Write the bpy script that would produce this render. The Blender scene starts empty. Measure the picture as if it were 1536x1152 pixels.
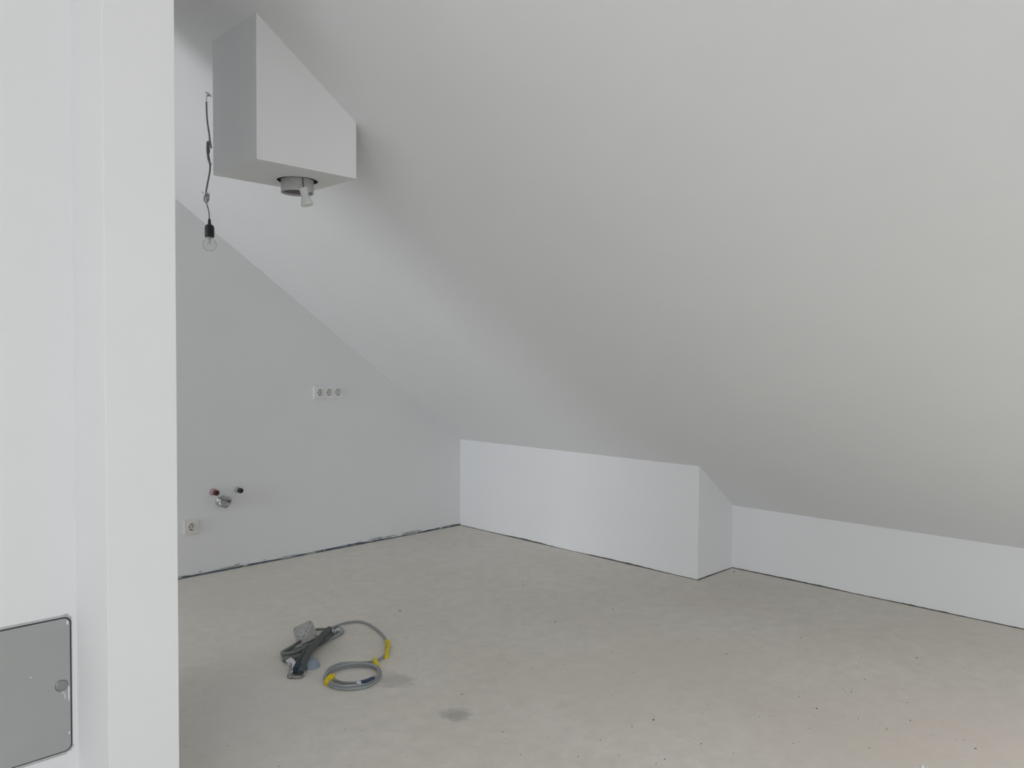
import bpy, bmesh, math, random
from mathutils import Vector, Matrix, noise
random.seed(7)
S = bpy.context.scene
COL = S.collection

# ------------------------------------------------------------------ camera, light, exposure
cam_data = bpy.data.cameras.new('camera')
cam = bpy.data.objects.new('camera', cam_data); COL.objects.link(cam)
cam_data.sensor_width = 36.0; cam_data.lens = 27.2966; cam_data.clip_start = 0.02
cam.matrix_world = Matrix(((0.7069, 0.0167, -0.7072, 0.0000), (-0.7073, 0.0246, -0.7065, 0.0000), (0.0055, 0.9996, 0.0292, 1.2500), (0.0000, 0.0000, 0.0000, 1.0000)))
S.camera = cam

S.view_settings.view_transform = 'Standard'
S.view_settings.look = 'None'
S.view_settings.gamma = 1.0
S.view_settings.use_curve_mapping = False
S.view_settings.exposure = 0.03

world = bpy.data.worlds.new('overcast_sky'); S.world = world; world.use_nodes = True
wn = world.node_tree.nodes; wl = world.node_tree.links
bg = wn['Background']
bg.inputs['Color'].default_value = (0.86, 0.93, 1.0, 1); bg.inputs['Strength'].default_value = 0.6

def area(name, loc, rot, sx, sy, energy, color):
    d = bpy.data.lights.new(name, 'AREA'); d.shape = 'RECTANGLE'; d.size = sx; d.size_y = sy
    d.energy = energy; d.color = color
    o = bpy.data.objects.new(name, d); COL.objects.link(o); o.location = loc; o.rotation_euler = rot
    return o
# daylight from unseen windows, sizes and places made up to fit the light
GD = (-4.7, -2.3, 0.05, 2.15)      # unseen glazed door in the gable, x0 x1 z0 z1, wall at y = -6.5
WW = (-4.6, -1.4, 0.10, 2.10)      # unseen glazed doors in the west wall, y0 y1 z0 z1, wall at x = -7.5
SW = (-4.6, -2.6, -5.2, -2.6)      # added roof window in the west slope, x0 x1 y0 y1
SE = (2.3, 3.5, -1.7, -0.3)        # added roof window in the east slope, x0 x1 y0 y1
KW = (2.75, 4.35, 0.05, 1.95)       # unseen glazed door at the end of the kitchen bay, y0 y1 z0 z1, wall at x = XK
XKW = -4.5
EL = (38, 125, 135, 17, 81)
PE = dict(G=EL[0], W=EL[1], SW=EL[2], SE=EL[3], K=EL[4])
DAY = (0.885, 0.937, 1.0)
def cz_(x): return 3.3919 - 0.7043*x if x >= -0.6 else 3.3919 + 0.7043*.6 - .2*(-.6-x)
if PE['G']: area('unseen_gable_daylight', ((GD[0]+GD[1])/2, -6.46, (GD[2]+GD[3])/2), (math.radians(90), 0, 0), GD[1]-GD[0]-.1, GD[3]-GD[2]-.1, PE['G'], DAY)
if PE['W']: area('unseen_west_daylight', (-7.46, (WW[0]+WW[1])/2, (WW[2]+WW[3])/2), (math.radians(90), 0, math.radians(-90)), WW[1]-WW[0]-.1, WW[3]-WW[2]-.1, PE['W'], DAY)
if PE['SW']: area('added_west_roof_daylight', ((SW[0]+SW[1])/2, (SW[2]+SW[3])/2, cz_((SW[0]+SW[1])/2)-.03), (0, -math.atan(.2), 0), SW[1]-SW[0]-.1, SW[3]-SW[2]-.1, PE['SW'], DAY)
if PE['K']: area('unseen_kitchen_daylight', (XKW+.04, (KW[0]+KW[1])/2, (KW[2]+KW[3])/2), (math.radians(90), 0, math.radians(-90)), KW[1]-KW[0]-.1, KW[3]-KW[2]-.1, PE['K'], DAY)
if PE['SE']: area('added_east_roof_daylight', ((SE[0]+SE[1])/2, (SE[2]+SE[3])/2, cz_((SE[0]+SE[1])/2)-.03), (0, math.atan(0.7043), 0), SE[1]-SE[0]-.1, SE[3]-SE[2]-.1, PE['SE'], DAY)

# ------------------------------------------------------------------ materials
def mat(name, col, rough=0.6, metal=0.0, var=0.0, scale=8.0, bump=0.0, bscale=60.0, spec=0.5, trans=0.0):
    m = bpy.data.materials.new(name); m.use_nodes = True
    nt = m.node_tree; b = nt.nodes['Principled BSDF']
    b.inputs['Base Color'].default_value = (*col, 1); b.inputs['Roughness'].default_value = rough
    b.inputs['Metallic'].default_value = metal; b.inputs['Specular IOR Level'].default_value = spec
    if trans: b.inputs['Transmission Weight'].default_value = trans
    tc = nt.nodes.new('ShaderNodeTexCoord')
    if var:
        n = nt.nodes.new('ShaderNodeTexNoise'); n.inputs['Scale'].default_value = scale; n.inputs['Detail'].default_value = 5
        r = nt.nodes.new('ShaderNodeValToRGB'); r.color_ramp.elements[0].position = .3; r.color_ramp.elements[1].position = .7
        r.color_ramp.elements[0].color = (*[c*(1-var) for c in col], 1); r.color_ramp.elements[1].color = (*[min(1, c*(1+var)) for c in col], 1)
        nt.links.new(tc.outputs['Object'], n.inputs['Vector']); nt.links.new(n.outputs['Fac'], r.inputs['Fac']); nt.links.new(r.outputs['Color'], b.inputs['Base Color'])
    if bump:
        n = nt.nodes.new('ShaderNodeTexNoise'); n.inputs['Scale'].default_value = bscale; n.inputs['Detail'].default_value = 4
        bp = nt.nodes.new('ShaderNodeBump'); bp.inputs['Strength'].default_value = bump; bp.inputs['Distance'].default_value = 0.002
        nt.links.new(tc.outputs['Object'], n.inputs['Vector']); nt.links.new(n.outputs['Fac'], bp.inputs['Height']); nt.links.new(bp.outputs['Normal'], b.inputs['Normal'])
    return m

M_wall = mat('white_plaster_paint', (0.87, 0.87, 0.87), 0.85, var=.008, scale=3, bump=.25, bscale=45, spec=.2)
M_unseen = mat('unseen_wall_grey', (0.50, 0.50, 0.49), 0.9, var=.05, scale=4)  # grey for two unseen walls, chosen to cut light bounced onto near wall
M_knee = mat('fresh_white_paint', (0.88, 0.88, 0.885), 0.85, var=.006, scale=3, bump=.2, bscale=45, spec=.2)
M_metal = mat('zinc_grey_painted_steel', (0.42, 0.425, 0.42), 0.5, 0.15, var=.04, scale=5, bump=.1, bscale=8)
M_lock = mat('nickel_lock', (0.36, 0.37, 0.38), 0.3, 0.8)
M_raw = mat('raw_grey_plaster', (0.52, 0.53, 0.52), 0.9, var=.15, scale=30, bump=.6, bscale=120)
M_gapdark = mat('dark_gap', (0.06, 0.065, 0.075), 0.9)
M_strip = mat('slate_edge_insulation', (0.105, 0.13, 0.155), 0.9, var=.4, scale=25)
M_joint = mat('dark_brown_joint', (0.10, 0.09, 0.08), 0.9, var=.4, scale=20)
M_socket = mat('cream_plastic', (0.83, 0.80, 0.76), 0.35)
M_hole = mat('socket_hole_dark', (0.05, 0.045, 0.04), 0.8)
M_clip = mat('earth_clip_metal', (0.16, 0.15, 0.13), 0.4, 0.6)
M_redpl = mat('dark_red_plastic_plug', (0.085, 0.018, 0.018), 0.45)
M_redrim = mat('pale_red_sleeve', (0.48, 0.34, 0.34), 0.6)
M_blackpl = mat('black_rubber_plug', (0.03, 0.032, 0.032), 0.5)
M_steel = mat('galvanised_steel', (0.62, 0.63, 0.64), 0.32, 0.85, bump=.5, bscale=90)
M_foil = mat('crumpled_foil', (0.42, 0.43, 0.44), 0.25, 0.9, bump=.9, bscale=60)
M_duct = mat('white_duct_plastic', (0.60, 0.60, 0.59), 0.5, var=.05, scale=30)
M_ductin = mat('grey_duct_lining', (0.30, 0.29, 0.29), 0.7)
M_cable = mat('grey_cable_sheath', (0.30, 0.315, 0.32), 0.5, var=.08, scale=30)
M_cabled = mat('dark_grey_cable_sheath', (0.13, 0.145, 0.145), 0.5, var=.12, scale=30)
M_thin = mat('pale_wire', (0.45, 0.47, 0.46), 0.5)
M_black = mat('black_bakelite', (0.012, 0.013, 0.015), 0.4)
M_white = mat('white_plastic', (0.80, 0.80, 0.78), 0.4)
M_strap = mat('grey_strap', (0.20, 0.20, 0.20), 0.6)
M_boxpl = mat('grey_junction_box_plastic', (0.34, 0.335, 0.315), 0.55, var=.08, scale=40)
M_scr = mat('pale_plaster_smear', (0.66, 0.64, 0.66), 0.9)
M_tape = mat('yellow_tape', (0.74, 0.58, 0.015), 0.45, var=.1, scale=60)
M_hose = mat('dark_green_grey_conduit', (0.085, 0.095, 0.09), 0.6, var=.15, scale=30)
M_hose2 = mat('green_grey_conduit', (0.19, 0.215, 0.195), 0.6, var=.15, scale=30)
M_navy = mat('navy_tape', (0.025, 0.04, 0.09), 0.5)
M_blue = mat('navy_blue_rag_plastic', (0.018, 0.04, 0.075), 0.6, var=.5, scale=40)
M_paper = mat('white_paper_tag', (0.72, 0.70, 0.72), 0.8)
M_print = mat('brown_tag_print', (0.22, 0.18, 0.17), 0.8)
M_ply = mat('window_frame_white', (0.75, 0.75, 0.75), 0.4)

def glass_mat(name, tint=(1, 1, 1), blend=.35):
    m = bpy.data.materials.new(name); m.use_nodes = True
    nt = m.node_tree; nt.nodes.clear()
    out = nt.nodes.new('ShaderNodeOutputMaterial'); mx = nt.nodes.new('ShaderNodeMixShader')
    tr = nt.nodes.new('ShaderNodeBsdfTransparent'); gl = nt.nodes.new('ShaderNodeBsdfGlossy'); lw = nt.nodes.new('ShaderNodeLayerWeight')
    tr.inputs['Color'].default_value = (*tint, 1); gl.inputs['Roughness'].default_value = .03; lw.inputs['Blend'].default_value = blend
    nt.links.new(lw.outputs['Fresnel'], mx.inputs['Fac']); nt.links.new(tr.outputs[0], mx.inputs[1]); nt.links.new(gl.outputs[0], mx.inputs[2]); nt.links.new(mx.outputs[0], out.inputs['Surface'])
    return m
M_glass = glass_mat('window_glass')
M_bulb = glass_mat('bulb_glass', (.975, .975, .965), .035)
M_cap = mat('pale_blue_translucent_plastic', (.38, .47, .57), .45)
_n = M_cap.node_tree; _b = _n.nodes['Principled BSDF']; _b.inputs['Alpha'].default_value = .45

# concrete screed floor
def floor_material():
    m = bpy.data.materials.new('grey_screed'); m.use_nodes = True
    nt = m.node_tree; L = nt.links; b = nt.nodes['Principled BSDF']
    b.inputs['Roughness'].default_value = .62; b.inputs['Specular IOR Level'].default_value = .35
    tc = nt.nodes.new('ShaderNodeTexCoord'); V = tc.outputs['Object']
    def nz(scale, detail=5, rough=.55, dist=0.):
        n = nt.nodes.new('ShaderNodeTexNoise'); n.inputs['Scale'].default_value = scale; n.inputs['Detail'].default_value = detail
        n.inputs['Roughness'].default_value = rough; n.inputs['Distortion'].default_value = dist; L.new(V, n.inputs['Vector']); return n.outputs['Fac']
    def ramp(f, p0, c0, p1, c1):
        r = nt.nodes.new('ShaderNodeValToRGB'); e = r.color_ramp.elements; e[0].position = p0; e[0].color = (*c0, 1); e[1].position = p1; e[1].color = (*c1, 1); L.new(f, r.inputs['Fac']); return r.outputs['Color']
    def mix(a, bb, fac, mode='MIX'):
        x = nt.nodes.new('ShaderNodeMix'); x.data_type = 'RGBA'; x.blend_type = mode
        if isinstance(fac, float): x.inputs['Factor'].default_value = fac
        else: L.new(fac, x.inputs['Factor'])
        for s, v in ((x.inputs['A'], a), (x.inputs['B'], bb)):
            if isinstance(v, tuple): s.default_value = (*v, 1)
            else: L.new(v, s)
        return x.outputs['Result']
    base = ramp(nz(1.1, 6, .6, .4), .32, (.745, .695, .615), .68, (.805, .76, .69))
    fine = ramp(nz(14, 6, .65), .35, (.935, .935, .935), .65, (1.03, 1.03, 1.03))
    c = mix(base, fine, 1.0, 'MULTIPLY')
    olive = ramp(nz(.8, 3, .5), .48, (0, 0, 0), .70, (1, 1, 1))
    c = mix(c, (.725, .685, .59), mix((0, 0, 0), olive, .55))
    def blob(cx, cy, rx, ry, rot, nsc, amt, lo=.55, hi=1.05):
        mp = nt.nodes.new('ShaderNodeMapping'); mp.vector_type = 'TEXTURE'
        mp.inputs['Location'].default_value = (cx, cy, 0); mp.inputs['Scale'].default_value = (rx, ry, 1); mp.inputs['Rotation'].default_value = (0, 0, rot)
        L.new(V, mp.inputs['Vector'])
        ln = nt.nodes.new('ShaderNodeVectorMath'); ln.operation = 'LENGTH'; L.new(mp.outputs[0], ln.inputs[0])
        ad = nt.nodes.new('ShaderNodeMath'); ad.operation = 'MULTIPLY_ADD'; ad.inputs[1].default_value = amt; L.new(nz(nsc, 4), ad.inputs[0]); L.new(ln.outputs['Value'], ad.inputs[2])
        mr = nt.nodes.new('ShaderNodeMapRange'); mr.inputs['From Min'].default_value = lo + amt*.5; mr.inputs['From Max'].default_value = hi + amt*.5
        mr.inputs['To Min'].default_value = 1; mr.inputs['To Max'].default_value = 0; L.new(ad.outputs[0], mr.inputs['Value']); return mr.outputs['Result']
    def soft(f, k):
        x = nt.nodes.new('ShaderNodeMath'); x.operation = 'MULTIPLY'; x.inputs[1].default_value = k; L.new(f, x.inputs[0]); return x.outputs[0]
    p = (2.8581, 0.7409, 0.0000); c = mix(c, (.73,.62,.54), soft(blob(p[0], p[1], .85, .5, -.75, 3, .6, .3, 1.1), .5))
    p = (1.8022, 2.4395, 0.0000); c = mix(c, (.30, .29, .275), soft(blob(p[0], p[1], .07, .085, .5, 28, 1.6, .5, 1.2), .36))
    p = (1.7820, 2.0509, 0.0000); c = mix(c, (.27, .26, .245), soft(blob(p[0], p[1], .055, .05, -.75, 34, 1.4, .5, 1.2), .5))
    p = (1.2142, 2.5841, 0.0000); c = mix(c, (.75,.73,.69), soft(blob(p[0], p[1], .55, .35, .3, 3, .8, .3, 1.2), .5))
    p = (3.6513, 1.6400, 0.0000); c = mix(c, (.34, .33, .30), soft(blob(p[0], p[1], .05, .04, .5, 24, 1.2, .3, 1.2), .15))
    # pin holes and pale grains of the screed
    vo = nt.nodes.new('ShaderNodeTexVoronoi'); vo.inputs['Scale'].default_value = 16; L.new(V, vo.inputs['Vector'])
    lt = nt.nodes.new('ShaderNodeMapRange'); lt.inputs['From Min'].default_value = .05; lt.inputs['From Max'].default_value = .11; lt.inputs['To Min'].default_value = 1; lt.inputs['To Max'].default_value = 0
    L.new(vo.outputs['Distance'], lt.inputs['Value'])
    c = mix(c, (.30, .285, .25), soft(lt.outputs['Result'], .22))
    L.new(c, b.inputs['Base Color'])
    bp = nt.nodes.new('ShaderNodeBump'); bp.inputs['Strength'].default_value = .15; bp.inputs['Distance'].default_value = .003
    L.new(nz(9, 8, .65), bp.inputs['Height']); L.new(bp.outputs['Normal'], b.inputs['Normal'])
    return m
M_floor = floor_material()

# ------------------------------------------------------------------ helpers
def link(name, bm, m, parent=None, smooth=False, loc=None, bevel=0, seg=2):
    me = bpy.data.meshes.new(name)
    bmesh.ops.recalc_face_normals(bm, faces=bm.faces[:])
    if smooth:
        for f in bm.faces: f.smooth = True
    bm.to_mesh(me); bm.free()
    ms = m if isinstance(m, (list, tuple)) else [m]
    for x in ms: me.materials.append(x)
    o = bpy.data.objects.new(name, me); COL.objects.link(o)
    if loc is not None: o.location = loc
    if parent is not None: o.parent = parent
    if smooth:
        me.set_sharp_from_angle(angle=math.radians(40))
    if bevel:
        md = o.modifiers.new('bevel', 'BEVEL'); md.width = bevel; md.segments = seg; md.limit_method = 'ANGLE'
    return o
def tag(o, label=None, cat=None, group=None, kind=None):
    if label: o['label'] = label
    if cat: o['category'] = cat
    if group: o['group'] = group
    if kind: o['kind'] = kind
    return o
def empty(name, loc, label, cat, group=None, rz=0.0):
    o = bpy.data.objects.new(name, None); COL.objects.link(o); o.location = loc; o.rotation_euler = (0, 0, rz); o.empty_display_size = .05
    return tag(o, label, cat, group)
def prism(bm, pts, z0, z1):
    a = [bm.verts.new((x, y, z0)) for x, y in pts]; b = [bm.verts.new((x, y, z1)) for x, y in pts]
    n = len(pts); bm.faces.new(a); bm.faces.new(b)
    for i in range(n): bm.faces.new((a[i], a[(i+1) % n], b[(i+1) % n], b[i]))
def box(bm, x0, x1, y0, y1, z0, z1):
    prism(bm, [(x0, y0), (x1, y0), (x1, y1), (x0, y1)], z0, z1)
def extr(bm, pts, d):      # closed polygon of 3-D points swept by vector d
    a = [bm.verts.new(p) for p in pts]; b = [bm.verts.new(Vector(p)+Vector(d)) for p in pts]
    n = len(pts); bm.faces.new(a); bm.faces.new(b)
    for i in range(n): bm.faces.new((a[i], a[(i+1) % n], b[(i+1) % n], b[i]))
def smooth_path(pts, k=6):
    P = [Vector(p) for p in pts]; out = []
    for i in range(len(P)-1):
        p0 = P[max(i-1, 0)]; p1 = P[i]; p2 = P[i+1]; p3 = P[min(i+2, len(P)-1)]
        for j in range(k):
            t = j/k
            out.append(.5*((2*p1)+(p2-p0)*t+(2*p0-5*p1+4*p2-p3)*t*t+(-p0+3*p1-3*p2+p3)*t**3))
    out.append(P[-1]); return out
def tube(bm, pts, r, n=8, k=6, rad=None):
    P = smooth_path(pts, k) if k > 1 else [Vector(p) for p in pts]
    rings = []; up = Vector((.13, .21, .97))
    for i, p in enumerate(P):
        d = (P[min(i+1, len(P)-1)]-P[max(i-1, 0)]).normalized()
        a = d.cross(up)
        if a.length < 1e-3: a = d.cross(Vector((1, 0, 0)))
        a.normalize(); b = d.cross(a).normalized(); up = b if b.dot(up) > 0 else -b
        a = d.cross(up).normalized(); b = up
        rr = r if rad is None else rad(i/(len(P)-1), i)
        rings.append([bm.verts.new(p+rr*(math.cos(2*math.pi*j/n)*a+math.sin(2*math.pi*j/n)*b)) for j in range(n)])
    for i in range(len(rings)-1):
        for j in range(n): bm.faces.new((rings[i][j], rings[i][(j+1) % n], rings[i+1][(j+1) % n], rings[i+1][j]))
    bm.faces.new(rings[0]); bm.faces.new(rings[-1])
def lathe(bm, prof, axis='Z', n=24, origin=(0, 0, 0), closed=True):
    # prof: list of (radius, height) along the axis
    O = Vector(origin); rings = []
    for r, h in prof:
        ring = []
        for j in range(n):
            a = 2*math.pi*j/n; c, s = r*math.cos(a), r*math.sin(a)
            v = (c, s, h) if axis == 'Z' else ((c, h, s) if axis == 'Y' else (h, c, s))
            ring.append(bm.verts.new(O+Vector(v)))
        rings.append(ring)
    for i in range(len(rings)-1):
        for j in range(n): bm.faces.new((rings[i][j], rings[i][(j+1) % n], rings[i+1][(j+1) % n], rings[i+1][j]))
    if closed:
        for ring, pr in ((rings[0], prof[0]), (rings[-1], prof[-1])):
            if pr[0] > 0: bm.faces.new(ring)
    bmesh.ops.remove_doubles(bm, verts=bm.verts[:], dist=1e-6)
def rrect(x0, x1, z0, z1, r, n=6):
    out = []
    for cx, cz, a0 in ((x1-r, z1-r, 0), (x0+r, z1-r, 90), (x0+r, z0+r, 180), (x1-r, z0+r, 270)):
        for i in range(n+1):
            a = math.radians(a0+90*i/n); out.append((cx+r*math.cos(a), cz+r*math.sin(a)))
    return out

# ------------------------------------------------------------------ the setting
YA = 4.4340; XK1 = 3.8851; XK2 = 4.2730; YK = 2.3666; SL = 0.7043; Z0 = 3.3919
YF = -6.5; XW = -7.5; XR = -0.6
def cz(x): return Z0 - SL*x if x >= XR else Z0 - SL*XR - .2*(XR-x)

bm = bmesh.new(); box(bm, XW-.3, XK2+.3, YF-.3, YA+.3, -.12, 0); tag(link('floor', bm, M_floor), kind='structure')

bm = bmesh.new()
T = .25
def slab(xa, xb, ya, yb):
    if xb-xa < 1e-4 or yb-ya < 1e-4: return
    extr(bm, [(xa, ya, cz(xa)), (xb, ya, cz(xb)), (xb, ya, cz(xb)+T), (xa, ya, cz(xa)+T)], (0, yb-ya, 0))
for xa, xb, hole in ((XW-.3, XR, SW), (XR, XK2+.35, SE)):
    ya, yb = YF-.3, YA+.3
    slab(xa, xb, ya, hole[2]); slab(xa, xb, hole[3], yb); slab(xa, hole[0], hole[2], hole[3]); slab(hole[1], xb, hole[2], hole[3])
tag(link('ceiling', bm, M_wall), kind='structure')

# gable wall at the back of the picture
def gable(y0, y1, name, hole=None):
    bm = bmesh.new()
    def colm(xa, xb, za=None, zb=None):
        top = lambda x: (cz(x)+.1) if zb is None else zb
        z = 0 if za is None else za
        pts = [(xa, y0, z), (xb, y0, z), (xb, y0, top(xb)), (xa, y0, top(xa))]
        extr(bm, pts, (0, y1-y0, 0))
    if hole is None:
        colm(XW-.3, XR); colm(XR, XK2+.3)
    else:
        a, b, c, d = hole
        colm(XW-.3, a); colm(b, XR); colm(XR, XK2+.3); colm(a, b, d, None)
        if c > 0: colm(a, b, 0, c)
    return tag(link(name, bm, M_unseen if hole else M_wall), kind='structure')
gable(YA, YA+.25, 'wall_back')
gable(YF-.25, YF, 'wall_front', GD)

# low knee walls on the right
bm = bmesh.new()   # deeper boxed-out length towards the corner, top follows the slope
extr(bm, [(XK1, YK, 0), (XK2+.1, YK, 0), (XK2+.1, YK, cz(XK2+.1)+.03), (XK1, YK, cz(XK1)+.03)], (0, YA-YK+.05, 0))
tag(link('wall_right_boxed', bm, M_knee), kind='structure')
bm = bmesh.new(); extr(bm, [(XK2, YF-.05, 0), (XK2+.2, YF-.05, 0), (XK2+.2, YF-.05, cz(XK2+.2)+.05), (XK2, YF-.05, cz(XK2)+.05)], (0, YK-YF+.1, 0))
tag(link('wall_right', bm, M_knee), kind='structure')
# west wall, greyed to damp bounce light, with its made-up window
bm = bmesh.new(); zt = cz(XW)+.1
box(bm, XW-.25, XW, YF-.2, WW[0], 0, zt); box(bm, XW-.25, XW, WW[1], 2.3, 0, zt)
box(bm, XW-.25, XW, WW[0], WW[1], 0, WW[2])
if WW[3] < zt: box(bm, XW-.25, XW, WW[0], WW[1], WW[3], zt)
tag(link('wall_west', bm, M_unseen), kind='structure')
bm = bmesh.new(); zt = cz(XKW)+.1
box(bm, XKW-.2, XKW, 2.4, KW[0], 0, zt); box(bm, XKW-.2, XKW, KW[1], YA+.1, 0, zt); box(bm, XKW-.2, XKW, KW[0], KW[1], KW[3], zt)
tag(link('wall_kitchen', bm, M_wall), kind='structure')

# the near wall on the left: panel wall and the end of the partition projecting from it
YP = 2.2700; PX_ = 0.6332; EX = 0.8043; EY = 2.0248; YPE = 3.16
bm = bmesh.new()
top = lambda x: cz(x)+.06
def wallprism(bm, pts):      # vertical prism with its top following the roof
    a = [bm.verts.new((x, y, 0)) for x, y in pts]; b = [bm.verts.new((x, y, top(x))) for x, y in pts]
    n = len(pts); bm.faces.new(a); bm.faces.new(b)
    for i in range(n): bm.faces.new((a[i], a[(i+1) % n], b[(i+1) % n], b[i]))
wallprism(bm, [(XW-.2, YP), (XR, YP), (XR, YP+.18), (XW-.2, YP+.18)])
wallprism(bm, [(XR, YP), (PX_+.02, YP), (PX_+.02, YP+.18), (XR, YP+.18)])
o = tag(link('wall_left', bm, M_wall), kind='structure')
bm = bmesh.new()
wallprism(bm, [(PX_, EY), (EX, EY), (EX, YPE), (PX_, YPE)])
tag(link('wall_pier', bm, M_wall, bevel=.002, seg=3), kind='structure')

# unseen windows made up to fit the light (frame, mullion, glass)
def window(name, c0, c1, z0, z1, fixed, axis):
    def bx(bm, a0, a1, za, zb, d0, d1):
        if axis == 'Y': box(bm, a0, a1, fixed+d0, fixed+d1, za, zb)
        else: box(bm, fixed+d0, fixed+d1, a0, a1, za, zb)
    bm = bmesh.new(); t = .06
    bx(bm, c0, c0+t, z0, z1, -.16, -.09); bx(bm, c1-t, c1, z0, z1, -.16, -.09); bx(bm, c0+t, c1-t, z0, z0+t, -.16, -.09); bx(bm, c0+t, c1-t, z1-t, z1, -.16, -.09)
    mid = (c0+c1)/2; bx(bm, mid-.04, mid+.04, z0+t, z1-t, -.16, -.09)
    fr = tag(link(name, bm, M_ply), kind='structure')
    for a, b in ((c0+t, mid-.04), (mid+.04, c1-t)):
        bm = bmesh.new(); bx(bm, a, b, z0+t, z1-t, -.13, -.124); link('pane', bm, M_glass, fr)
window('window_unseen_1', GD[0], GD[1], GD[2], GD[3], YF, 'Y')
window('window_unseen_2', WW[0], WW[1], WW[2], WW[3], XW, 'X')

window('window_unseen_3', KW[0], KW[1], 0.0, KW[3], XKW, 'X')
for nm, (a, b, c, d) in (('window_added_4', SW), ('window_added_5', SE)):
    bm = bmesh.new(); t_ = .07
    for xa, xb, ya, yb in ((a, b, c, c+t_), (a, b, d-t_, d), (a, a+t_, c+t_, d-t_), (b-t_, b, c+t_, d-t_)):
        extr(bm, [(xa, ya, cz(xa)+.06), (xb, ya, cz(xb)+.06), (xb, ya, cz(xb)+.13), (xa, ya, cz(xa)+.13)], (0, yb-ya, 0))
    fr = tag(link(nm, bm, M_ply), kind='structure')
    bm = bmesh.new(); extr(bm, [(a+t_, c+t_, cz(a+t_)+.09), (b-t_, c+t_, cz(b-t_)+.09), (b-t_, c+t_, cz(b-t_)+.096), (a+t_, c+t_, cz(a+t_)+.096)], (0, d-c-2*t_, 0)); link('pane', bm, M_glass, fr)

# ragged joints between walls and floor
def joint(name, p, q, nrm, m, h0, h1, depth, step=.02, seed=0, gaps=.15):
    rnd = random.Random(seed); bm = bmesh.new()
    p = Vector((*p, 0)); q = Vector((*q, 0)); L = (q-p).length; n = int(L/step); d = (q-p)/n; nr = Vector((*nrm, 0))
    va = []
    for i in range(n+1):
        f = .5+.5*noise.noise(Vector((i*step*2.2, seed*7.1, 0)))*1.6
        f = min(1, max(.12, f)); h = h0+(h1-h0)*f*(.8+.4*rnd.random())
        b = p+d*i
        va.append([bm.verts.new(b-nr*.004), bm.verts.new(b+nr*depth*(.7+.6*rnd.random())), bm.verts.new(b+nr*.0012+Vector((0, 0, h))), bm.verts.new(b-nr*.004+Vector((0, 0, h)))])
    for i in range(n):
        for j in range(4): bm.faces.new((va[i][j], va[i][(j+1) % 4], va[i+1][(j+1) % 4], va[i+1][j]))
    bm.faces.new(va[0]); bm.faces.new(va[-1])
    return tag(link(name, bm, m), kind='structure')
j1 = joint('trim_1', (.83, YA), (XK1, YA), (0, -1), M_strip, .004, .016, .006, seed=1)
joint('trim_2', (XK1, YA), (XK1, YK), (-1, 0), M_joint, .000, .009, .004, seed=2)
joint('trim_3', (XK1, YK), (XK2, YK), (0, -1), M_joint, .002, .008, .004, seed=3)
joint('trim_4', (XK2, YK), (XK2, YF), (-1, 0), M_joint, .000, .008, .004, seed=4)
# plaster crumbs and smears bridging the joint of the back wall
bm = bmesh.new(); rnd = random.Random(5)
for i in range(46):
    x = rnd.uniform(1.7, 3.8) if i > 12 else rnd.uniform(2.55, 3.45)
    w = rnd.uniform(.008, .05) if i % 3 else rnd.uniform(.05, .16); h = rnd.uniform(.003, .008); zz = rnd.uniform(.004, .02)
    y = YA-rnd.uniform(.002, .008)
    pts = [(x-w/2, y, zz), (x, y, zz-h*.3), (x+w/2, y, zz+h*.2), (x+w*.3, y, zz+h), (x-w*.25, y, zz+h*.8)]
    extr(bm, pts, (0, .012, 0))
o = tag(link('plaster_smears', bm, M_raw, parent=j1), kind='stuff')

# ------------------------------------------------------------------ boxed duct under the roof slope
xb1, xb2, yb1, yb2, zb = 1.3130, 1.7265, 2.5909, 2.9427, 1.9587
DC = Vector((1.586, 2.792, zb)); RH = .077
case = tag(bpy.data.objects.new('duct_casing', None), 'white plastered boxing with slanted top hanging from the sloped ceiling', 'bulkhead')
COL.objects.link(case); case.location = ((xb1+xb2)/2, (yb1+yb2)/2, zb)
off = Vector(case.location)
bm = bmesh.new()
cor = [(xb1, yb1), (xb2, yb1), (xb2, yb2), (xb1, yb2)]
lo = [bm.verts.new(Vector((x, y, zb))-off) for x, y in cor]; hi = [bm.verts.new(Vector((x, y, cz(x)+.001))-off) for x, y in cor]
for i in range(4): bm.faces.new((lo[i], lo[(i+1) % 4], hi[(i+1) % 4], hi[i]))
bm.faces.new(hi)
# bottom with a round cut-out
N = 32; rnd = random.Random(3)
ring = [bm.verts.new(Vector((DC.x+(RH+rnd.uniform(-.002, .003))*math.cos(2*math.pi*i/N), DC.y+(RH+rnd.uniform(-.002, .003))*math.sin(2*math.pi*i/N), zb))-off) for i in range(N)]
up_ = [bm.verts.new(v.co+Vector((0, 0, .09))) for v in ring]
for i in range(N): bm.faces.new((ring[i], ring[(i+1) % N], up_[(i+1) % N], up_[i])).material_index = 1
bm.faces.new(up_).material_index = 1
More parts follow.
